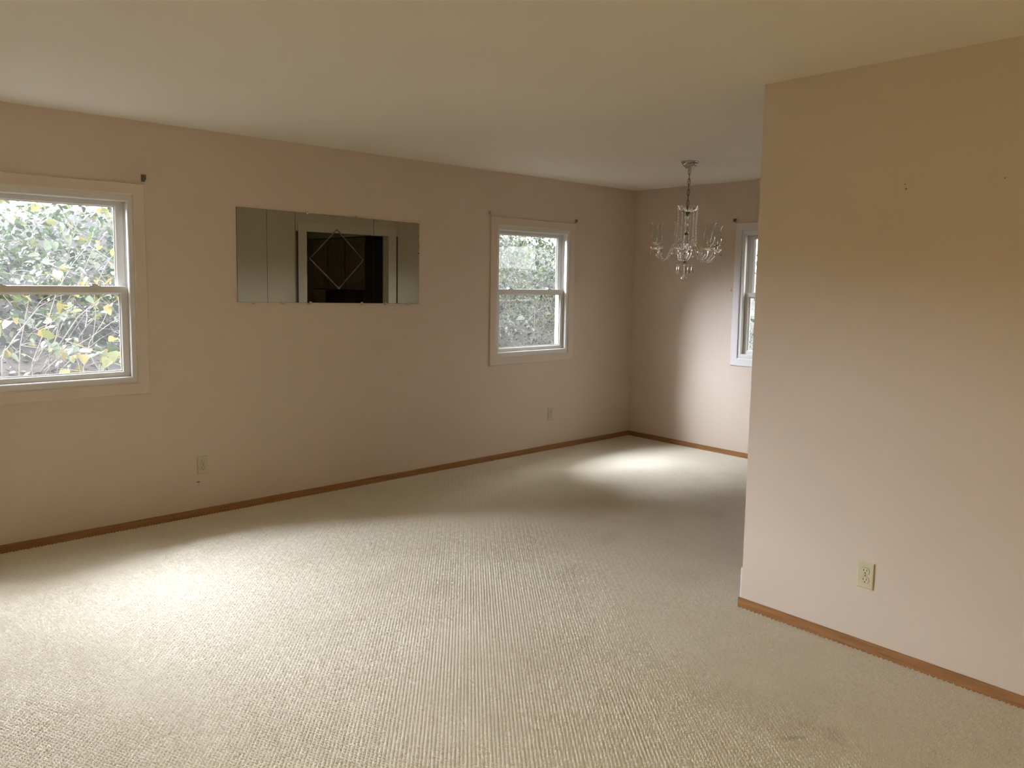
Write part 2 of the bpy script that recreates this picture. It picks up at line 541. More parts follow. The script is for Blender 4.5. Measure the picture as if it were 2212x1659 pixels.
def make_window(name, P, w, z0, z1, label, cas_mat, split=True):
    root = empty(name, P(0.5*(w[0]+w[1]), 0, z0))
    base = Vector(root.location)
    def Q(u, d, z):
        v = Vector(P(u, d, z))-base
        return (v.x, v.y, v.z)
    tag(root, label, 'window', kind='structure')
    b = bmesh.new()
    rect_sweep(b, Q, (w[0], w[1], z0, z1), [(0, 0), (0, -0.010), (0.05, -0.0125), (0.9, -0.0125), (1.0, -0.010), (1.0, 0.012), (0.95, 0.012), (0.95, 0)], (CAS,)*4)
    obj('casing', b, cas_mat, root)
    u0, u1, y0, y1 = w[0]+CAS, w[1]-CAS, z0+CAS, z1-CAS
    b = bmesh.new()
    # vinyl frame: inner lip, recessed track for the lower sash, fin, recessed track for the upper sash, outer lip
    rect_sweep(b, Q, (u0, u1, y0, y1), [(0, -0.004), (0.86, -0.004), (1.0, 0.000), (1.0, 0.026), (0.55, 0.028), (0.55, 0.062), (0.95, 0.063), (0.95, 0.067), (0.55, 0.068), (0.55, 0.102), (0.80, 0.104), (0.80, 0.142), (0.0, 0.150)], (0.030, 0.030, 0.038, 0.040))
    obj('frame', b, M['vinyl'], root)
    b = bmesh.new(); pbox(b, Q, w[0]-0.02, w[1]+0.02, TH, TH+0.05, z0-0.01, z0+0.035)
    obj('outer_sill', b, M['vinyl'], root)
    su0, su1 = u0+0.0195, u1-0.0195
    zm = y0+0.5*(y1-y0)+0.020        # top of the lower sash
    prof = lambda d0, d1: [(0, d0), (0.92, d0), (1.0, d0+0.004), (1.0, d1-0.004), (0.92, d1), (0, d1)]
    def sash(nm, rect, d0, d1, wd):
        bb = bmesh.new()
        rect_sweep(bb, Q, rect, prof(d0, d1), wd)
        s = obj(nm, bb, M['vinyl'], root)
        bb = bmesh.new()
        g = (rect[0]+wd[0], rect[1]-wd[1], rect[2]+wd[2], rect[3]-wd[3])
        rect_sweep(bb, Q, g, [(0, d0+0.009), (1, d0+0.013), (1, d1-0.013), (0, d1-0.009)], (0.007,)*4)
        obj('glazing_bead', bb, M['vinyl'], s)
        bb = bmesh.new()
        dm = 0.5*(d0+d1)
        pbox(bb, Q, g[0]+0.001, g[1]-0.001, dm-0.0015, dm+0.0015, g[2]+0.001, g[3]-0.001)
        obj('pane', bb, M['pane'], s)
        return s
    lo = sash('lower_sash', (su0, su1, y0+0.020, zm), 0.030, 0.060, (0.050, 0.050, 0.050, 0.040))
    sash('upper_sash', (su0, su1, zm-0.050, y1-0.027), 0.070, 0.100, (0.056, 0.056, 0.045, 0.040))
    for t in (0.22, 0.78):
        uc = su0+(su1-su0)*t
        bb = bmesh.new()
        pbox(bb, Q, uc-0.030, uc+0.030, 0.036, 0.056, zm, zm+0.005)
        pbox(bb, Q, uc-0.016, uc+0.016, 0.038, 0.054, zm+0.005, zm+0.012)
        pbox(bb, Q, uc-0.022, uc+0.004, 0.041, 0.072, zm+0.012, zm+0.016)
        obj('sash_lock', bb, M['vinyl'], lo)
    return root

make_window('window_1', PA, W1, WZ0, WZ1, 'white double-hung window at the left, yellow leaves outside', M['casing'])
make_window('window_2', PA, W2, WZ0-0.004, WZ1-0.004, 'white double-hung window between the mirror and the room corner', M['casing'])
make_window('window_3', PB, W3, WZ0-0.006, WZ1+0.004, 'white double-hung window half hidden by the partition, beside the chandelier', M['casing_white'])
make_window('added_window', PA, W0, WZ0, WZ1, 'unseen white double-hung window added further left for more light', M['casing'])
portal((0.5*sum(W0), YA+TH+0.06, 1.45), (-PI/2, 0, 0), 0.96, 1.2)
portal((0.5*sum(W1), YA+TH+0.06, 1.45), (-PI/2, 0, 0), 0.96, 1.2)
portal((0.5*sum(W2), YA+TH+0.06, 1.45), (-PI/2, 0, 0), 0.96, 1.2)
portal((XB+TH+0.06, 0.5*sum(W3), 1.45), (0, PI/2, 0), 1.2, 0.96)
# ------------------------------------------------------------------ curtain-rod brackets left at the casing corners
def bracket(P, u, z, sgn, mat, label, s=1.0):
    t = empty('curtain_rod_bracket', P(u, 0, z))
    tag(t, label, 'bracket', 'curtain rod brackets above the window corners')
    bs = Vector(t.location)
    Q = lambda a, d, c: tuple(Vector(P(u+a*s*sgn, d*s, z+c*s))-bs)
    b = bmesh.new(); pbox(b, Q, -0.011, 0.011, -0.002, 0, -0.022, 0.022); bevel_all(b, 0.0006, 1)
    obj('back_plate', b, mat, t)
    b = bmesh.new()
    pbox(b, Q, -0.010, 0.010, -0.030, -0.002, 0.016, 0.0185)
    pbox(b, Q, 0.007, 0.010, -0.030, -0.002, -0.010, 0.016)
    obj('arm', b, mat, t)
    b = bmesh.new(); tube(b, [Q(-0.004, -0.028, -0.012), Q(-0.006, -0.036, -0.004), Q(-0.002, -0.038, 0.008), Q(0.004, -0.030, 0.0165)], 0.0022*s, 6)
    obj('hook', b, mat, t, True)
    for c in (-0.012, 0.008):
        b = bmesh.new(); ball(b, Q(0, -0.0025, c), 0.0026*s, 6, 4); obj('screw', b, M['screw'], t, True)
bracket(PA, 1.537, 2.110, 1, M['bracket_dark'], 'dark brass rod bracket above the corner of the left window')
bracket(PA, 4.245, 2.093, -1, M['bracket_grey'], 'dull metal rod bracket at the upper left of the middle window', 0.85)
bracket(PA, 5.279, 2.090, 1, M['bracket_grey'], 'dull metal rod bracket at the upper right of the middle window', 0.85)
bracket(PB, 3.846, 2.098, 1, M['bracket_grey'], 'dull metal rod bracket above the window behind the partition', 0.85)

# ------------------------------------------------------------------ five-panel mirror
mx = [2.097, 2.302, 2.505, 3.126, 3.331, 3.533]
ml = empty('wall_mirror', (2.097, YA, 1.371))
tag(ml, 'wide frameless wall mirror of five panels with an engraved diamond, between the windows', 'mirror')
def MZ(x, t): return (1.371+0.6135*t)-0.0143*(x-2.097)
def MQ(x, d, z): return (x-2.097, -d, z-1.371)
g = 0.0004
for i in range(5):
    a, c = mx[i]+g, mx[i+1]-g
    b = bmesh.new()
    bv, th = 0.0008, 0.006
    def ring(ins, d): return [b.verts.new(MQ(x, d, MZ(x, t)+dz)) for x, t, dz in ((a+ins, 0, ins), (c-ins, 0, ins), (c-ins, 1, -ins), (a+ins, 1, -ins))]
    r0, r1, r2_ = ring(0, 0.0005), ring(0, th-0.0004), ring(bv, th)
    for p, q in ((r0, r1), (r1, r2_)):
        for k in range(4): b.faces.new((p[k], p[(k+1) % 4], q[(k+1) % 4], q[k]))
    b.faces.new(r2_); b.faces.new(list(reversed(r0)))
    # each panel hangs with a hair of its own tilt
    me_ = obj('mirror_panel', b, M['mirror'], ml)
    me_.data.materials.append(M['dark_seam'])
    for p_ in me_.data.polygons:
        if p_.area < 0.02: p_.material_index = 1        # unsilvered edges
dia = [Vector((2.823, 0, 1.885)), Vector((3.046, 0, 1.671)), Vector((2.839, 0, 1.457)), Vector((2.606, 0, 1.669))]
cen = sum(dia, Vector())/4
for i in range(4):
    p, q = dia[i], dia[(i+1) % 4]
    b = bmesh.new()
    def at(v, k, d):
        w = cen+(v-cen)*k
        return b.verts.new(MQ(w.x, d, w.z))
    sec = [(1.0, 0.0059), (0.965, 0.0066), (0.93, 0.0059)]
    A = [at(p, k, d) for k, d in sec]; B = [at(q, k, d) for k, d in sec]
    for k in range(2): b.faces.new((A[k], B[k], B[k+1], A[k+1]))
    b.faces.new((A[2], B[2], B[0], A[0])); b.faces.new(A); b.faces.new(list(reversed(B)))
    bmesh.ops.recalc_face_normals(b, faces=b.faces)
    obj('bevelled_strip', b, M['bevel'], ml)
for x, t in ((2.597, 1), (2.985, 1), (2.206, 0), (2.412, 0), (2.614, 0), (3.024, 0), (3.227, 0), (3.430, 0)):
    z = MZ(x, t); s = 1 if t else -1
    b = bmesh.new()
    box(b, x-0.009-2.097, x+0.009-2.097, -0.010, 0, z-1.371+s*0.002, z-1.371+s*0.014)
    box(b, x-0.009-2.097, x+0.009-2.097, -0.010, -0.007, z-1.371-s*0.008, z-1.371+s*0.002)
    bevel_all(b, 0.001, 1)
    c_ = obj('clip', b, M['clip'], ml)
    b = bmesh.new(); ball(b, (x-2.097, -0.010, z-1.371+s*0.008), 0.003, 6, 4); obj('screw', b, M['screw'], c_, True)

# ------------------------------------------------------------------ wall outlets
def outlet(P, u, z, label, flip):
    t = empty('wall_outlet', P(u, 0, z))
    tag(t, label, 'outlet', 'ivory wall outlets')
    bs = Vector(t.location)
    Q = lambda a, d, c: tuple(Vector(P(u+a*flip, -d, z+c))-bs)
    b = bmesh.new()
    rings = []
    for ins, d in ((0, 0), (0, 0.0025), (0.0025, 0.0048), (0.005, 0.0056)):
        rings.append([b.verts.new(Q(x, d, c)) for x, c in ((-0.0352+ins, -0.0572+ins), (0.0352-ins, -0.0572+ins), (0.0352-ins, 0.0572-ins), (-0.0352+ins, 0.0572-ins))])
    for p, q in zip(rings, rings[1:]):
        for k in range(4): b.faces.new((p[k], p[(k+1) % 4], q[(k+1) % 4], q[k]))
    b.faces.new(rings[-1]); b.faces.new(list(reversed(rings[0])))
    bmesh.ops.recalc_face_normals(b, faces=b.faces)
    obj('cover_plate', b, M['ivory'], t)
    for s in (1, -1):
        zc = s*0.0195
        def outline(k, ins=0.0):
            R = 0.0172-ins
            return [(R*math.cos(2*PI*j/28), max(-0.0137+ins, min(0.0137-ins, R*math.sin(2*PI*j/28)))) for j in range(28)]
        b = bmesh.new()                                     # dark seam round the receptacle
        v0 = [b.verts.new(Q(x, 0.0040, c+zc)) for x, c in outline(0, -0.0008)]
        v1 = [b.verts.new(Q(x, 0.0058, c+zc)) for x, c in outline(0, -0.0008)]
        for k in range(28): b.faces.new((v0[k], v0[(k+1) % 28], v1[(k+1) % 28], v1[k]))
        b.faces.new(v1); b.faces.new(list(reversed(v0)))
        bmesh.ops.recalc_face_normals(b, faces=b.faces)
        rc0 = obj('receptacle_seam', b, M['screw'], t)
        b = bmesh.new()
        v0 = [b.verts.new(Q(x, 0.0040, c+zc)) for x, c in outline(0)]
        v1 = [b.verts.new(Q(x, 0.0070, c+zc)) for x, c in outline(0)]
        v2 = [b.verts.new(Q(x, 0.0076, c+zc)) for x, c in outline(0, 0.001)]
        for p, q in ((v0, v1), (v1, v2)):
            for k in range(28): b.faces.new((p[k], p[(k+1) % 28], q[(k+1) % 28], q[k]))
        b.faces.new(v2); b.faces.new(list(reversed(v0)))
        bmesh.ops.recalc_face_normals(b, faces=b.faces)
        rc = obj('receptacle', b, M['ivory'], t)
        for sx, hh in ((-0.0064, 0.0046), (0.0064, 0.0038)):
            b = bmesh.new(); vv = [Q(sx-0.0013, 0.0060, zc+0.0030-hh), Q(sx+0.0013, 0.0079, zc+0.0030+hh)]
            box(b, vv[0][0], vv[1][0], vv[0][1], vv[1][1], vv[0][2], vv[1][2]); obj('slot', b, M['slot'], rc)
        b = bmesh.new()
        gp = [(-0.0025, -0.0105), (0.0025, -0.0105), (0.0025, -0.0075), (0.0015, -0.0058), (-0.0015, -0.0058), (-0.0025, -0.0075)]
        v0 = [b.verts.new(Q(x, 0.006, c+zc)) for x, c in gp]; v1 = [b.verts.new(Q(x, 0.0079, c+zc)) for x, c in gp]
        for k in range(6): b.faces.new((v0[k], v0[(k+1) % 6], v1[(k+1) % 6], v1[k]))
        b.faces.new(v1); b.faces.new(list(reversed(v0)))
        bmesh.ops.recalc_face_normals(b, faces=b.faces)
        obj('slot', b, M['slot'], rc)
    b = bmesh.new(); ball(b, Q(0, 0.0056, 0), 0.0030, 8, 4); obj('screw', b, M['screw'], t, True)
outlet(PA, 1.850, 0.327, 'ivory duplex outlet on the long wall, near the left window', 1)
outlet(PA, 5.009, 0.334, 'ivory duplex outlet low under the middle window', 1)
# P for the partition: inside is towards -x
outlet(lambda u, d, z: (XC+d, u, z), 1.342, 0.327, 'large ivory duplex outlet low on the near partition wall', -1)

# ------------------------------------------------------------------ chandelier
CHX, CHY = 4.918, 3.487
ch = empty('chandelier', (CHX, CHY, H))
tag(ch, 'crystal chandelier of five arms with clear hurricane shades on a chain', 'chandelier')
ch.rotation_euler = (0.012, 0.010, 0)
b = bmesh.new()
lathe(b, [(0.0, -0.001), (0.066, -0.001), (0.066, -0.006), (0.060, -0.010), (0.058, -0.020), (0.050, -0.026), (0.047, -0.034), (0.036, -0.040), (0.030, -0.047), (0.014, -0.051), (0.010, -0.056), (0, -0.057)], 40)
obj('canopy', b, M['nickel'], ch, True)
# chain
zc0, zc1, NL = -0.052, -0.322, 7
pitch = (zc0-zc1)/NL
def chain_link(z, rot):
    b = bmesh.new()
    hl, hw = pitch*0.68, 0.0085
    pts = []
    for k in range(17):
        a = 2*PI*k/16
        x = hw*math.cos(a)*(1+0.12*abs(math.sin(a))); zz = hl*math.sin(a)
        pts.append((x*math.cos(rot), x*math.sin(rot), z+zz))
    tube(b, pts, 0.0021, 6, False)
    return b
for i in range(NL):
    obj('chain_link', chain_link(zc0-pitch*(i+0.5), -0.956+(PI/2 if i % 2 else 0)), M['chain'], ch, True)
b = bmesh.new(); tube(b, [(0.001*math.sin(k), 0.0015*math.cos(k*1.3), zc0+(zc1-zc0)*k/10) for k in range(11)], 0.0016, 6)
obj('cord', b, M['chain'], ch, True)

def strand(pts, r, name, parent, mat=None, n=6):
    """beads threaded along a polyline, alternately round and long"""
    pts = [Vector(p) for p in pts]
    b = bmesh.new()
    acc = 0.0
    k = 0
    step = r*2.05
    for p, q in zip(pts, pts[1:]):
        L = (q-p).length
        while acc < L:
            ball(b, tuple(p+(q-p)*(acc/L)), r if k % 2 else r*0.72, n, 4)
            acc += step; k += 1
        acc -= L
    return obj(name, b, mat or M['crystal'], parent, True)

# central column
ztop = -0.352
b = bmesh.new(); lathe(b, [(0, ztop+0.002), (0.0065, ztop), (0.0065, -0.400), (0.021, -0.402), (0.021, -0.412), (0.008, -0.416), (0.008, -0.42), (0, -0.42)], 20)
obj('collar', b, M['collar'], ch, True)
b = bmesh.new()
lathe(b, [(0.028, -0.398), (0.050, -0.392), (0.068, -0.378), (0.078, -0.356), (0.081, -0.356), (0.072, -0.382), (0.053, -0.397), (0.028, -0.403), (0.0, -0.404)], 24)
for v in b.verts:                       # scalloped rim
    r = math.hypot(v.co.x, v.co.y)
    if r > 0.07:
        v.co.z += 0.003*math.cos(12*math.atan2(v.co.y, v.co.x))
obj('top_dish', b, M['crystal'], ch, True)
b = bmesh.new(); lathe(b, [(0, -0.420), (0.012, -0.422), (0.017, -0.432), (0.012, -0.445), (0.011, -0.462), (0.015, -0.475), (0.013, -0.49), (0.009, -0.51), (0.012, -0.53), (0.019, -0.548), (0.012, -0.556), (0, -0.557)], 18)
obj('glass_stem', b, M['crystal'], ch, True)
b = bmesh.new(); lathe(b, [(0, -0.557), (0.016, -0.557), (0.017, -0.563), (0.016, -0.568), (0, -0.568)], 18)
obj('collar', b, M['collar'], ch, True)
b = bmesh.new(); lathe(b, [(0, -0.568), (0.010, -0.57), (0.012, -0.60), (0.021, -0.625), (0.024, -0.645), (0.016, -0.663), (0.013, -0.672), (0, -0.673)], 18)
obj('glass_stem', b, M['crystal'], ch, True)
b = bmesh.new(); lathe(b, [(0, -0.673), (0.022, -0.674), (0.040, -0.682), (0.046, -0.70), (0.046, -0.715), (0.036, -0.738), (0.024, -0.755), (0.014, -0.764), (0, -0.765)], 24)
obj('hub_bowl', b, M['crystal'], ch, True)
b = bmesh.new(); lathe(b, [(0, -0.765), (0.014, -0.765), (0.015, -0.772), (0.008, -0.778), (0, -0.778)], 16)
obj('collar', b, M['collar'], ch, True)
b = bmesh.new(); lathe(b, [(0.0, -0.780), (0.03, -0.778), (0.058, -0.786), (0.063, -0.784), (0.062, -0.780), (0.05, -0.774), (0.02, -0.771), (0, -0.771)], 22)
obj('lower_dish', b, M['shade'], ch, True)

def drop_bm(x, y, ztop_, L=0.044, r=0.0085):
    """bead and pear-shaped faceted drop hanging from a pin"""
    b = bmesh.new()
    ball(b, (x, y, ztop_-0.006), 0.0055, 6, 4)
    tube(b, [(x, y, ztop_), (x, y, ztop_-0.018)], 0.0006, 4)
    lathe(b, [(0, ztop_-0.016), (r*0.28, ztop_-0.020), (r*0.55, ztop_-0.016-L*0.45), (r, ztop_-0.016-L*0.78), (r*0.62, ztop_-0.016-L*0.95), (0, ztop_-0.016-L)], 6, x, y)
    return b
for k in range(5):
    a = math.radians(30+72*k)
    obj('pendant', drop_bm(0.057*math.cos(a), 0.057*math.sin(a), -0.785, 0.060, 0.0125), M['crystal'], ch)
strand([(0, 0, -0.782), (0, 0, -0.868)], 0.0058, 'bead_strand', ch)
b = bmesh.new(); ball(b, (0, 0, -0.892), 0.0235, 12, 8); obj('finial_ball', b, M['crystal'], ch)

RA = 0.243
angs = [math.radians(-54.8+q) for q in (-101, -47, 23, 87, 211)]
for k, a in enumerate(angs):
    ca, sa = math.cos(a), math.sin(a)
    def pr(r, z, s=0.0): return (r*ca-s*sa, r*sa+s*ca, z)
    ctrl = [(0.026, -0.700), (0.046, -0.660), (0.072, -0.637), (0.098, -0.645), (0.118, -0.680), (0.136, -0.725), (0.158, -0.757), (0.186, -0.765), (0.216, -0.750), (0.240, -0.722), (RA, -0.690)]
    pts = []
    for i in range(len(ctrl)-1):              # Catmull-Rom for a smooth arm
        p0, p1, p2, p3 = ctrl[max(i-1, 0)], ctrl[i], ctrl[i+1], ctrl[min(i+2, len(ctrl)-1)]
        for s in (0, 0.5):
            q = [0.5*(2*p1[j]+(p2[j]-p0[j])*s+(2*p0[j]-5*p1[j]+4*p2[j]-p3[j])*s*s+(3*p1[j]-p0[j]-3*p2[j]+p3[j])*s**3) for j in (0, 1)]
            pts.append(pr(*q))
    pts.append(pr(*ctrl[-1]))
    b = bmesh.new(); tube(b, pts, 0.0080, 8)
    arm = obj('arm', b, M['crystal'], ch, True)
    cx_, cy_, _ = pr(RA, 0)
    b = bmesh.new(); lathe(b, [(0, -0.686), (0.012, -0.686), (0.03, -0.678), (0.045, -0.667), (0.047, -0.668), (0.034, -0.683), (0.014, -0.692), (0, -0.692)], 20, cx_, cy_)
    obj('drip_dish', b, M['crystal'], arm, True)
    b = bmesh.new(); lathe(b, [(0, -0.686), (0.014, -0.684), (0.016, -0.678), (0.0135, -0.672), (0.0135, -0.652), (0.019, -0.645), (0.030, -0.640), (0.0305, -0.634), (0.018, -0.633), (0, -0.633)], 20, cx_, cy_)
    obj('candle_cup', b, M['chrome'], arm, True)
    b = bmesh.new(); lathe(b, [(0.0, -0.634), (0.011, -0.634), (0.011, -0.600), (0.006, -0.597), (0, -0.597)], 12, cx_, cy_)
    obj('candle_sleeve', b, M['shade'], arm, True)
    b = bmesh.new(); lathe(b, [(0, -0.597), (0.008, -0.595), (0.015, -0.575), (0.016, -0.560), (0.011, -0.538), (0.004, -0.522), (0, -0.515)], 14, cx_, cy_)
    obj('bulb', b, M['shade'], arm, True)
    b = bmesh.new()
    prof = [(0.027, -0.634), (0.034, -0.622), (0.0395, -0.600), (0.0405, -0.580), (0.0370, -0.552), (0.0325, -0.530), (0.0315, -0.515), (0.034, -0.500), (0.040, -0.486), (0.0465, -0.476)]
    lathe(b, prof+[(r-0.0016, z) for r, z in reversed(prof)], 28, cx_, cy_)
    obj('glass_shade', b, M['shade'], arm, True)
    for j in range(5):
        t = a+math.radians(-144+72*j)
        obj('pendant', drop_bm(cx_+0.043*math.cos(t), cy_+0.043*math.sin(t), -0.670, 0.040, 0.0085), M['crystal'], arm)
    # strand from the top dish down to the arm's arch, and a swag to the next arm
    p0 = pr(0.078, -0.362); p1 = pr(0.086, -0.628)
    strand([tuple(p0[i]+(p1[i]-p0[i])*t+(-(0.008)*math.sin(PI*t) if i < 2 else 0)*(ca if i == 0 else sa) for i in range(3)) for t in [j/8 for j in range(9)]], 0.0056, 'bead_strand', arm)
    h_ = a+math.radians(30)
    p2 = (0.080*math.cos(h_), 0.080*math.sin(h_), -0.362)
    p3 = (0.070*math.cos(h_), 0.070*math.sin(h_), -0.655)
    strand([tuple(p2[i]+(p3[i]-p2[i])*t for i in range(3)) for t in (0, 0.5, 1)], 0.0050, 'bead_strand', arm)
    q0, q1 = pr(0.10, -0.668), pr(RA-0.02, -0.690)
    strand([(q0[0]+(q1[0]-q0[0])*t, q0[1]+(q1[1]-q0[1])*t, q0[2]+(q1[2]-q0[2])*t-0.085*math.sin(PI*t)) for t in [j/10 for j in range(11)]], 0.0048, 'bead_swag', arm)

# the body hangs 30 mm higher than drawn above (short chain); shades a little squatter
for part in list(ch.children_recursive):
    nm = part.name.split('.')[0]
    if nm in ('canopy', 'chain_link', 'cord'): continue
    for v in part.data.vertices:
        if nm == 'glass_shade': v.co.z = -0.634+(v.co.z+0.634)*0.90
        v.co.z += 0.030

# ------------------------------------------------------------------ warm fill light added behind the camera, with a ceiling plate above it
lt = empty('fill_lamp', (0.6, -0.7, H))
tag(lt, 'warm fill lamp added unseen behind the camera under a round ceiling plate', 'lamp')
b = bmesh.new(); lathe(b, [(0, -0.001), (0.17, -0.001), (0.17, -0.03), (0.15, -0.04), (0.04, -0.045), (0.02, -0.06), (0, -0.06)], 32); obj('ceiling_plate', b, M['nickel'], lt, True)
ll = bpy.data.lights.new('warm_fill', 'POINT'); ll.energy = 18.0; ll.color = (1.0, 0.83, 0.32); ll.shadow_soft_size = 0.12
lo_ = bpy.data.objects.new('warm_fill', ll); COL.objects.link(lo_); lo_.location = (0, 0, -0.30); lo_.parent = lt

# ------------------------------------------------------------------ kitchen behind the opening (seen dimly in the mirror)
KX = XB-0.31
def cabinet(y0, y1, z0, z1, x0, name, label, doors, handles=True):
    t = empty(name, (0.5*(x0+XB), 0.5*(y0+y1), z0))
    tag(t, label, 'cabinet', 'dark kitchen cabinets seen in the mirror')
    o = Vector(t.location)
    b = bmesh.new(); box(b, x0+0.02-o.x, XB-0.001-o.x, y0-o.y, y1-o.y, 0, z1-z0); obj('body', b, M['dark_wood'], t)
    n = len(doors)-1
    for i in range(n):
        b = bmesh.new()
        rect = (doors[i]+0.018-o.y, doors[i+1]-0.018-o.y, 0.015, z1-z0-0.015)
        box(b, x0-o.x, x0+0.02-o.x, rect[0], rect[1], rect[2], rect[3])
        bevel_all(b, 0.003, 1)
        dr = obj('door', b, M['cab'], t)
        b = bmesh.new(); box(b, x0-0.006-o.x, x0+0.001-o.x, rect[0]+0.06, rect[1]-0.06, rect[2]+0.07, rect[3]-0.07); bevel_all(b, 0.003, 1)
        obj('raised_panel', b, M['cab'], dr)
        if handles:
            yy = rect[0]+0.03 if i % 2 else rect[1]-0.03
            b = bmesh.new(); tube(b, [(x0-o.x, yy, 0.08), (x0-0.025-o.x, yy, 0.10), (x0-0.028-o.x, yy, 0.15), (x0-o.x, yy, 0.18)], 0.005, 6)
            obj('handle', b, M['black'], dr, True)
    return t
cabinet(-1.058, -0.104, 1.353, 2.12, KX, 'upper_cabinet', 'brown wall cupboard with two doors deep in the kitchen, seen in the mirror', [-1.058, -0.597, -0.104])
cabinet(-0.104, 0.456, 1.353, 2.12, KX, 'upper_cabinet', 'single-door brown wall cupboard over the dark hood, seen in the mirror', [-0.104, 0.456])
cabinet(-1.058, 0.456, -0.009, 0.86, XB-0.58, 'base_cabinet', 'brown base cupboards under the kitchen worktop, seen in the mirror', [-1.058, -0.5, 0.0, 0.456])
b = bmesh.new(); box(b, XB-0.62, XB-0.001, -1.06, 0.46, 0.861, 0.90); bevel_all(b, 0.006, 2)
tag(obj('worktop', b, M['counter']), 'pale laminate worktop under the kitchen cupboards', 'worktop')
b = bmesh.new(); box(b, XB-0.45, XB-0.001, -0.42, 0.44, 1.17, 1.350); bevel_all(b, 0.01, 2)
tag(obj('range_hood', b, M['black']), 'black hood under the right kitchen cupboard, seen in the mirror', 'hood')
t = empty('tall_cupboard', (XB-0.35, 1.37, -0.009))
tag(t, 'tall near-black cupboard right of the kitchen wall cupboards, seen in the mirror', 'cupboard')
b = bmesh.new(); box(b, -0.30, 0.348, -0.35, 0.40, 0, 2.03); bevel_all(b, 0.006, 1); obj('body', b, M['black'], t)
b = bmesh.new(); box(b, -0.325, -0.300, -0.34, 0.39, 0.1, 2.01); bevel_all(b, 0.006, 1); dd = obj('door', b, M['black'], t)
b = bmesh.new(); tube(b, [(-0.325, -0.29, 1.0), (-0.36, -0.29, 1.02), (-0.36, -0.29, 1.28), (-0.325, -0.29, 1.3)], 0.008, 6); obj('handle', b, M['screw'], dd, True)
b = bmesh.new(); box(b, KX-0.02, XB, YR, YC-TP, 2.122, H)
tag(obj('trim_5', b, M['kitchen_wall']), 'boxed soffit above the kitchen cupboards', 'trim', kind='structure')

# ------------------------------------------------------------------ loop-pile carpet: real loops in staggered rows
def make_carpet():
    ang = math.radians(51.0)
    a, bb = 0.0134/2, 0.0140/2               # half spacing across and along the rows
    e1 = np.array([-math.sin(ang), math.cos(ang)])   # across rows
    e2 = np.array([math.cos(ang), math.sin(ang)])    # along rows
    corners = np.array([(-0.2, 0), (-0.2, YA), (XB, YA), (XB, YC), (XC, 0)])
    s = corners@e1; t = corners@e2
    i0, i1 = int(s.min()/a)-2, int(s.max()/a)+2
    j0, j1 = int(t.min()/bb)-2, int(t.max()/bb)+2
    I, J = np.meshgrid(np.arange(i0, i1+1), np.arange(j0, j1+1), indexing='ij')
    rs = np.random.RandomState(3)
    S = I*a+rs.normal(0, 0.00055, I.shape)
    T = J*bb+(np.floor(I/2.0) % 2)*bb+rs.normal(0, 0.0007, I.shape)
    hgt = np.where(I % 2 == 1, np.where(J % 2 == 1, 0.0031, -0.0022), np.where(J % 2 == 1, -0.0042, -0.0066)).astype(float)
    hgt += rs.normal(0, 0.0004, I.shape)
    X = S*e1[0]+T*e2[0]; Y = S*e1[1]+T*e2[1]
    hgt -= 0.0005
    # a short open seam across the middle of the floor
    ds = np.abs((X-1.905)*0.1007+(Y-2.759)*0.9949)
    hgt -= np.where((X > 1.86) & (X < 2.30), 0.0032*np.exp(-(ds/0.006)**2)*(0.35+0.65*np.sin(X*31.0)**2), 0.0)
    ok = (X > -0.3) & (X < XB+0.002) & (Y < YA+0.002) & ~((X > XC+0.002) & (Y < YC-0.002))
    ok &= (X-0.38)*0.656+(Y-2.767)*0.755 > -0.45
    q = ok[:-1, :-1] & ok[1:, :-1] & ok[:-1, 1:] & ok[1:, 1:]
    idx = np.full(I.shape, -1, dtype=np.int64)
    n1 = I.shape[1]
    qi, qj = np.nonzero(q)
    base = np.stack([qi*n1+qj, (qi+1)*n1+qj, (qi+1)*n1+qj+1, qi*n1+qj+1], 1)
    used = np.unique(base)
    remap = np.zeros(I.size, dtype=np.int32); remap[used] = np.arange(len(used))
    faces = remap[base]
    co = np.stack([X.ravel()[used], Y.ravel()[used], hgt.ravel()[used]], 1).astype(np.float32)
    # orientation so that normals point up
    p = co[faces[0]]
    if np.cross(p[1]-p[0], p[2]-p[0])[2] < 0:
        faces = faces[:, ::-1]
    me = bpy.data.meshes.new('carpet')
    me.vertices.add(len(co)); me.vertices.foreach_set('co', co.ravel())
    me.loops.add(faces.size); me.loops.foreach_set('vertex_index', np.ascontiguousarray(faces).ravel().astype(np.int32))
    me.polygons.add(len(faces))
    me.polygons.foreach_set('loop_start', np.arange(0, faces.size, 4, dtype=np.int32))
    me.polygons.foreach_set('use_smooth', np.ones(len(faces), dtype=bool))
    me.update(calc_edges=True)
    me.validate()
    o = link('carpet', me, M['carpet'])
    tag(o, 'cream looped berber carpet covering the whole floor', 'carpet', kind='stuff')
    return len(faces)
NCARPET = make_carpet()

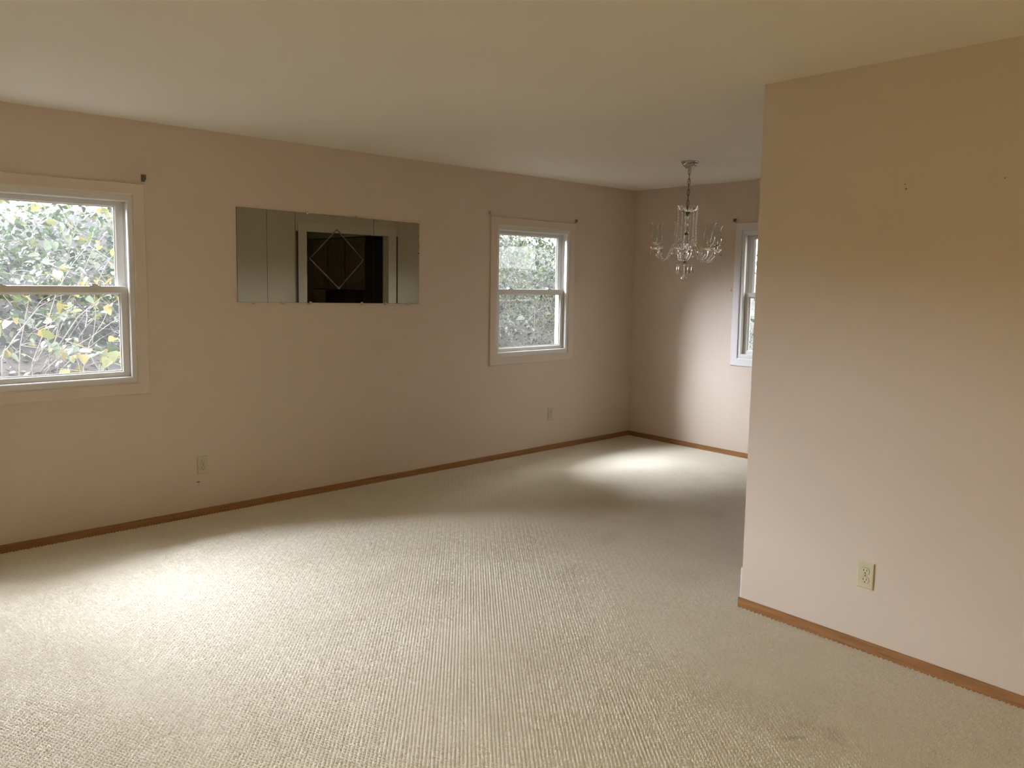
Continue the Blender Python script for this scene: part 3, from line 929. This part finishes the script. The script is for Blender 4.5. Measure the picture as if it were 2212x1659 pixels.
# ------------------------------------------------------------------ outside: bank, litter, shrubs, saplings
def ground_z(x, y):
    za = -0.30+0.42*max(0.0, min(y, 12.5)-6.0)
    zb = -0.30+0.36*max(0.0, min(x, 14.0)-8.2)
    zk = -0.30
    z = max(za, zb, zk)
    return z+0.05*math.sin(x*2.3+1.1*y)+0.04*math.sin(3.1*y-1.7*x)
b = bmesh.new()
NX, NY = 60, 56
gx = [-12+28.0*i/NX for i in range(NX+1)]
gy = [-8+24.0*j/NY for j in range(NY+1)]
gv = [[b.verts.new((x, y, min(ground_z(x, y), 5.2))) for y in gy] for x in gx]
inside = lambda x, y: XK-TH-0.3 < x < XB+TH-0.3 and YR-TH-0.3 < y < YA+TH-0.3
for i in range(NX):
    for j in range(NY):
        if not inside(0.5*(gx[i]+gx[i+1]), 0.5*(gy[j]+gy[j+1])):
            b.faces.new((gv[i][j], gv[i+1][j], gv[i+1][j+1], gv[i][j+1]))
gnd = obj('hillside', b, M['soil'], None, True)
tag(gnd, 'dark soil bank rising behind the house', 'ground', kind='structure')

def leaf_mesh(name, mat, kind):
    # heart-shaped blade, tip along +y, folded on the midrib; length 1
    if kind == 'heart':
        o = [(0, 0.0), (0.20, -0.10), (0.40, 0.02), (0.46, 0.25), (0.36, 0.55), (0.17, 0.82), (0, 1.0)]
    elif kind == 'oval':
        o = [(0, 0.0), (0.18, 0.10), (0.30, 0.30), (0.33, 0.52), (0.24, 0.78), (0.10, 0.95), (0, 1.0)]
    else:
        o = [(0, 0.0), (0.10, 0.15), (0.16, 0.40), (0.15, 0.6), (0.08, 0.85), (0, 1.0)]
    vs, fs = [], []
    mid = [(0, y, -0.05*math.sin(PI*max(0, min(1, y)))-0.10*max(0, y)**2) for x, y in o]
    rgt = [(x, y, 0.28*x-0.12*max(0, y)**2) for x, y in o[1:-1]]
    lft = [(-x, y, 0.28*x-0.12*max(0, y)**2) for x, y in o[1:-1]]
    n = len(o)
    vs = mid+rgt+lft
    R = lambda i: n+i-1
    L = lambda i: n+(n-2)+i-1
    for i in range(n-1):
        a_, b_ = i, i+1
        r = [q for q in ((R(i) if i > 0 else None), (R(i+1) if i+1 < n-1 else None)) if q is not None]
        l = [q for q in ((L(i) if i > 0 else None), (L(i+1) if i+1 < n-1 else None)) if q is not None]
        fs.append([a_]+r+[b_]); fs.append([b_]+list(reversed(l))+[a_])
    me = bpy.data.meshes.new(name)
    me.from_pydata(vs, [], fs)
    me.materials.append(mat)
    me.polygons.foreach_set('use_smooth', [True]*len(me.polygons))
    return me
LM = {}
for k_ in ('pale', 'lime', 'yellow', 'green', 'dark', 'dry'):
    for s_ in ('heart', 'oval', 'slim'):
        LM[k_, s_] = leaf_mesh('leaf_'+k_+'_'+s_, M['leaf_'+k_], s_)

def leaf_matrix(p, size, rr):
    # blade nearly level to drooping, tip outward/down
    az = rr.uniform(0, 2*PI)
    droop = rr.uniform(-0.2, 1.15)
    rollr = rr.gauss(0, 0.5)
    return Matrix.Translation(p) @ Matrix.Rotation(az, 4, 'Z') @ Matrix.Rotation(-droop, 4, 'X') @ Matrix.Rotation(rollr, 4, 'Y') @ Matrix.Scale(size, 4)

def grow(rr, base, n_stems, height, spread, lean=(0, 0), twigs=5):
    """returns (list of (points, radii)), list of twig-end points"""
    lines, ends = [], []
    for s in range(n_stems):
        az = rr.uniform(0, 2*PI)
        d = Vector((math.cos(az)*spread+lean[0], math.sin(az)*spread*0.6+lean[1], 1.0)).normalized()
        p = Vector(base)+Vector((rr.uniform(-0.12, 0.12), rr.uniform(-0.1, 0.1), 0))
        L = height*rr.uniform(0.7, 1.1)
        pts = [p.copy()]
        n = 8
        for i in range(n):
            d = (d+Vector((rr.gauss(0, 0.16), rr.gauss(0, 0.13), rr.gauss(-0.05, 0.10)-0.05*i/n))).normalized()
            p = p+d*L/n
            pts.append(p.copy())
        r0 = 0.0045*height/1.6*rr.uniform(0.7, 1.3)
        lines.append((pts, [r0*(1-0.85*i/n) for i in range(n+1)]))
        ends.append(pts[-1])
        for k in range(twigs):
            i = rr.randint(2, n)
            q = pts[i].copy()
            az2 = rr.uniform(0, 2*PI)
            e = Vector((math.cos(az2), math.sin(az2)*0.7, rr.uniform(-0.25, 0.6))).normalized()
            tp = [q.copy()]
            tl = L*rr.uniform(0.16, 0.34)
            for j in range(4):
                e = (e+Vector((rr.gauss(0, 0.2), rr.gauss(0, 0.2), rr.gauss(-0.1, 0.12)))).normalized()
                q = q+e*tl/4
                tp.append(q.copy())
                if j >= 1: ends.append(q.copy())
            lines.append((tp, [r0*0.38*(1-0.18*j) for j in range(5)]))
    return lines, ends

def joined_leaves(name, mats_kinds, spots, parent, mats):
    """many small leaves in one mesh; spots = [(matrix, kind index)]"""
    V, F, MI = [], [], []
    protos = [(np.array([v.co[:] for v in LM[k].vertices]), [list(p.vertices) for p in LM[k].polygons]) for k in mats_kinds]
    off = 0
    for mt, k in spots:
        pv, pf = protos[k]
        A = np.array(mt)
        V.append(pv@A[:3, :3].T+A[:3, 3])
        for f in pf:
            F.append([i+off for i in f]); MI.append(k)
        off += len(pv)
    me = bpy.data.meshes.new(name)
    me.from_pydata(np.concatenate(V).tolist(), [], F)
    for k in mats_kinds:
        me.materials.append(M['leaf_'+k[0]])
    me.polygons.foreach_set('material_index', MI)
    me.polygons.foreach_set('use_smooth', [True]*len(MI))
    o = bpy.data.objects.new(name, me)
    COL.objects.link(o)
    if parent: o.parent = parent
    return o

def shrub(name, base, seed, label, group, n_stems, height, spread, n_leaf, size, pick, shape, lean=(0, 0), cat='shrub', small=0, twigs=5):
    rr = random.Random(seed)
    base = (base[0], base[1], ground_z(base[0], base[1])-0.02)
    t = empty(name, base)
    tag(t, label, cat, group)
    o = Vector(base)
    lines, ends = grow(rr, (0, 0, 0), n_stems, height, spread, lean, twigs)
    b = bmesh.new()
    for pts, rad in lines: tube(b, pts, rad, 5, False)
    obj('branches', b, M['bark'], t, True)
    for k in range(n_leaf):
        e = ends[rr.randrange(len(ends))]
        p = e+Vector((rr.gauss(0, 0.035), rr.gauss(0, 0.035), rr.gauss(0, 0.025)))
        me = LM[rr.choices(list(pick), list(pick.values()))[0], shape]
        lf = bpy.data.objects.new('leaf', me)
        COL.objects.link(lf)
        lf.parent = t
        lf.matrix_local = leaf_matrix(p, size*rr.uniform(0.65, 1.2), rr)
    if small:
        spots = []
        keys = list(pick)
        for k in range(small):
            e = ends[rr.randrange(len(ends))]
            p = e+Vector((rr.gauss(0, 0.10), rr.gauss(0, 0.10), rr.gauss(0, 0.08)))
            spots.append((leaf_matrix(p, size*rr.uniform(0.24, 0.5), rr), rr.choices(range(len(keys)), list(pick.values()))[0]))
        so = joined_leaves('small_leaves', [(k, 'oval') for k in keys], spots, t, None)
        tag(so, kind='stuff')
    return t

PICK1 = {'pale': 6, 'lime': 4, 'yellow': 3.5, 'green': 0.8}
shrub('shrub', (0.55, 7.0), 11, 'pale green shrub with heart-shaped leaves at the left edge of the left window', 'shrubs outside the left window', 6, 2.3, 0.55, 230, 0.085, PICK1, 'heart')
shrub('shrub', (1.35, 6.75), 12, 'shrub with arching bare stems and yellow-green heart leaves, centre of left window', 'shrubs outside the left window', 7, 2.3, 0.55, 240, 0.085, PICK1, 'heart')
shrub('shrub', (2.05, 6.85), 13, 'yellowing shrub with hanging leaf clusters at the right of the left window', 'shrubs outside the left window', 6, 2.0, 0.55, 240, 0.085, {'pale': 3, 'lime': 3, 'yellow': 5}, 'heart')
shrub('shrub', (2.75, 7.3), 14, 'leafy pale shrub right of the yellowing one, outside the left window', 'shrubs outside the left window', 6, 2.2, 0.55, 220, 0.085, PICK1, 'heart')
shrub('shrub', (1.6, 8.2), 15, 'darker shrub higher on the bank behind the yellow leaves', 'shrubs outside the left window', 7, 2.4, 0.6, 90, 0.085, {'green': 4, 'pale': 3, 'dark': 2, 'lime': 2}, 'oval', small=900)
shrub('shrub', (2.6, 8.6), 16, 'dark green shrub on the bank at the right of the left window', 'shrubs outside the left window', 7, 2.4, 0.6, 60, 0.085, {'green': 4, 'pale': 3, 'dark': 2, 'lime': 2}, 'oval', small=900)
# outside the middle window
PICK2 = {'green': 5, 'pale': 3, 'lime': 1.5, 'dark': 2}
shrub('sapling', (6.35, 7.7), 21, 'thin grey sapling with fine green leaves outside the middle window, left', 'saplings outside the middle window', 2, 3.0, 0.2, 26, 0.10, {'pale': 1}, 'heart', cat='tree', small=2300, twigs=11)
shrub('sapling', (7.15, 8.2), 22, 'thin grey sapling with bright green leaves outside the middle window, right', 'saplings outside the middle window', 3, 3.2, 0.3, 20, 0.085, {'lime': 2, 'green': 2}, 'oval', cat='tree', small=2600, twigs=11)
shrub('shrub', (7.7, 7.6), 23, 'feathery green shrub at the right side of the middle window', 'shrubs outside the middle window', 7, 1.7, 0.45, 20, 0.07, PICK2, 'slim', small=2300, twigs=7)
shrub('shrub', (6.6, 9.2), 24, 'dense green shrub high on the bank behind the saplings', 'shrubs outside the middle window', 9, 2.2, 0.6, 20, 0.085, PICK2, 'oval', small=3200, twigs=8)
shrub('shrub', (8.0, 9.3), 25, 'dense pale green shrub high on the bank, right of the saplings', 'shrubs outside the middle window', 9, 2.2, 0.6, 20, 0.085, PICK2, 'oval', small=3200, twigs=8)
# outside the window behind the partition
shrub('shrub', (8.7, 5.2), 31, 'pale leafy shrub outside the window behind the partition', None, 8, 2.6, 0.5, 60, 0.085, {'pale': 4, 'lime': 2, 'green': 2}, 'oval', small=1200, twigs=7)

# tall trees added over the bank to shade the dining-room side
def added_tree(x, y, zc, rx, ry, rz, n, seed, label):
    rr = random.Random(seed)
    z0 = ground_z(x, y)-0.05
    t = empty('tree', (x, y, z0))
    tag(t, label, 'tree', None)
    b = bmesh.new()
    tube(b, [(0, 0, 0), (0.05, 0.03, (zc-z0)*0.5), (0.0, 0.1, zc-z0), (0.1, 0.0, zc-z0+rz*0.7)], [0.13, 0.11, 0.08, 0.03], 8, False)
    for k in range(12):
        a = rr.uniform(0, 2*PI)
        zz = zc-z0-rz*0.6+rr.uniform(0, rz*1.1)
        tube(b, [(0.02, 0.05, zz), (math.cos(a)*rx*0.5, math.sin(a)*ry*0.5, zz+0.3), (math.cos(a)*rx*0.9, math.sin(a)*ry*0.9, zz+0.45)], [0.04, 0.025, 0.01], 5, False)
    obj('trunk', b, M['bark'], t, True)
    spots = []
    while len(spots) < n:
        u = Vector((rr.uniform(-1, 1), rr.uniform(-1, 1), rr.uniform(-1, 1)))
        if u.length > 1: continue
        p = Vector((u.x*rx, u.y*ry, zc-z0+u.z*rz))
        spots.append((leaf_matrix(p, rr.uniform(0.16, 0.28), rr), rr.choices(range(3), (5, 3, 2))[0]))
    so = joined_leaves('foliage', [('green', 'oval'), ('dark', 'oval'), ('lime', 'oval')], spots, t, None)
    tag(so, kind='stuff')
added_tree(6.9, 9.6, 4.7, 2.6, 1.7, 1.9, 5200, 41, 'tall broad tree added for shade on the bank above the saplings, its crown over the middle window')
added_tree(3.1, 10.0, 4.3, 1.7, 1.3, 1.8, 3400, 43, 'slim tall tree added for shade on the bank between the left and the middle window')
added_tree(10.6, 3.6, 4.3, 1.8, 2.6, 2.0, 4800, 42, 'tall broad tree added for shade behind the house, beyond the partition window')

# fallen branch outside the middle window
b = bmesh.new()
fz = lambda x, y: ground_z(x, y)
tube(b, [(6.1, 7.95, 1.30), (6.6, 7.95, 1.27), (7.1, 8.0, 1.25), (7.7, 8.1, 1.26)], [0.028, 0.026, 0.022, 0.015], 7)
tube(b, [(6.9, 7.98, 1.26), (7.2, 8.1, 1.16), (7.5, 8.1, 1.02)], [0.014, 0.012, 0.008], 6)
tag(obj('fallen_branch', b, M['bark'], None, True), 'pale bare branch lying level across the saplings outside the middle window', 'branch')

# undergrowth, twigs and leaf litter: nobody could count them
rr = random.Random(99)
spots = []
KEYS = [('green', 'oval'), ('dark', 'oval'), ('pale', 'oval'), ('lime', 'oval')]
for k in range(20000):
    x = rr.uniform(-2.0, 13.0); y = rr.uniform(8.6, 12.8)
    z = ground_z(x, y)+abs(rr.gauss(0, 0.5))+(rr.uniform(0, 2.3) if y > 11.0 else 0)
    spots.append((leaf_matrix(Vector((x, y, z)), rr.uniform(0.05, 0.12), rr), rr.choices(range(4), (5, 4, 2.5, 1.5))[0]))
o = joined_leaves('undergrowth', KEYS, spots, None, None)
tag(o, 'tangled green undergrowth covering the upper bank', 'undergrowth', kind='stuff')
spots = []
for k in range(7000):
    x = rr.uniform(-0.5, 9.5); y = rr.uniform(5.9, 9.5)
    z = ground_z(x, y)+0.015+abs(rr.gauss(0, 0.012))
    mt = Matrix.Translation((x, y, z)) @ Matrix.Rotation(rr.uniform(0, 2*PI), 4, 'Z') @ Matrix.Rotation(rr.gauss(0.45, 0.35), 4, 'X') @ Matrix.Rotation(rr.gauss(0, 0.4), 4, 'Y') @ Matrix.Scale(rr.uniform(0.03, 0.075), 4)
    spots.append((mt, rr.choices(range(3), (7, 2, 1.2))[0]))
o = joined_leaves('leaf_litter', [('dry', 'oval'), ('dark', 'oval'), ('lime', 'oval')], spots, None, None)
tag(o, 'dry fallen leaves scattered over the dark soil of the bank', 'leaf litter', kind='stuff')
b = bmesh.new()
for k in range(420):
    x = rr.uniform(-0.5, 9.5); y = rr.uniform(6.6, 9.6)
    p = Vector((x, y, ground_z(x, y)+rr.uniform(0, 0.9)))
    d = Vector((rr.gauss(0, 1), rr.gauss(0, 0.5), rr.gauss(0.5, 0.7))).normalized()
    pts = [p.copy()]
    L = rr.uniform(0.4, 1.2)
    for i in range(5):
        d = (d+Vector((rr.gauss(0, 0.3), rr.gauss(0, 0.2), rr.gauss(-0.06, 0.25)))).normalized()
        p = p+d*L/5
        pts.append(p.copy())
    r0 = rr.uniform(0.0022, 0.006)
    tube(b, pts, [r0*(1-0.14*i) for i in range(6)], 4, False)
tag(obj('twigs', b, M['bark'], None, True), 'tangle of thin bare twigs over the bank', 'twigs', kind='stuff')
print('carpet quads', NCARPET)
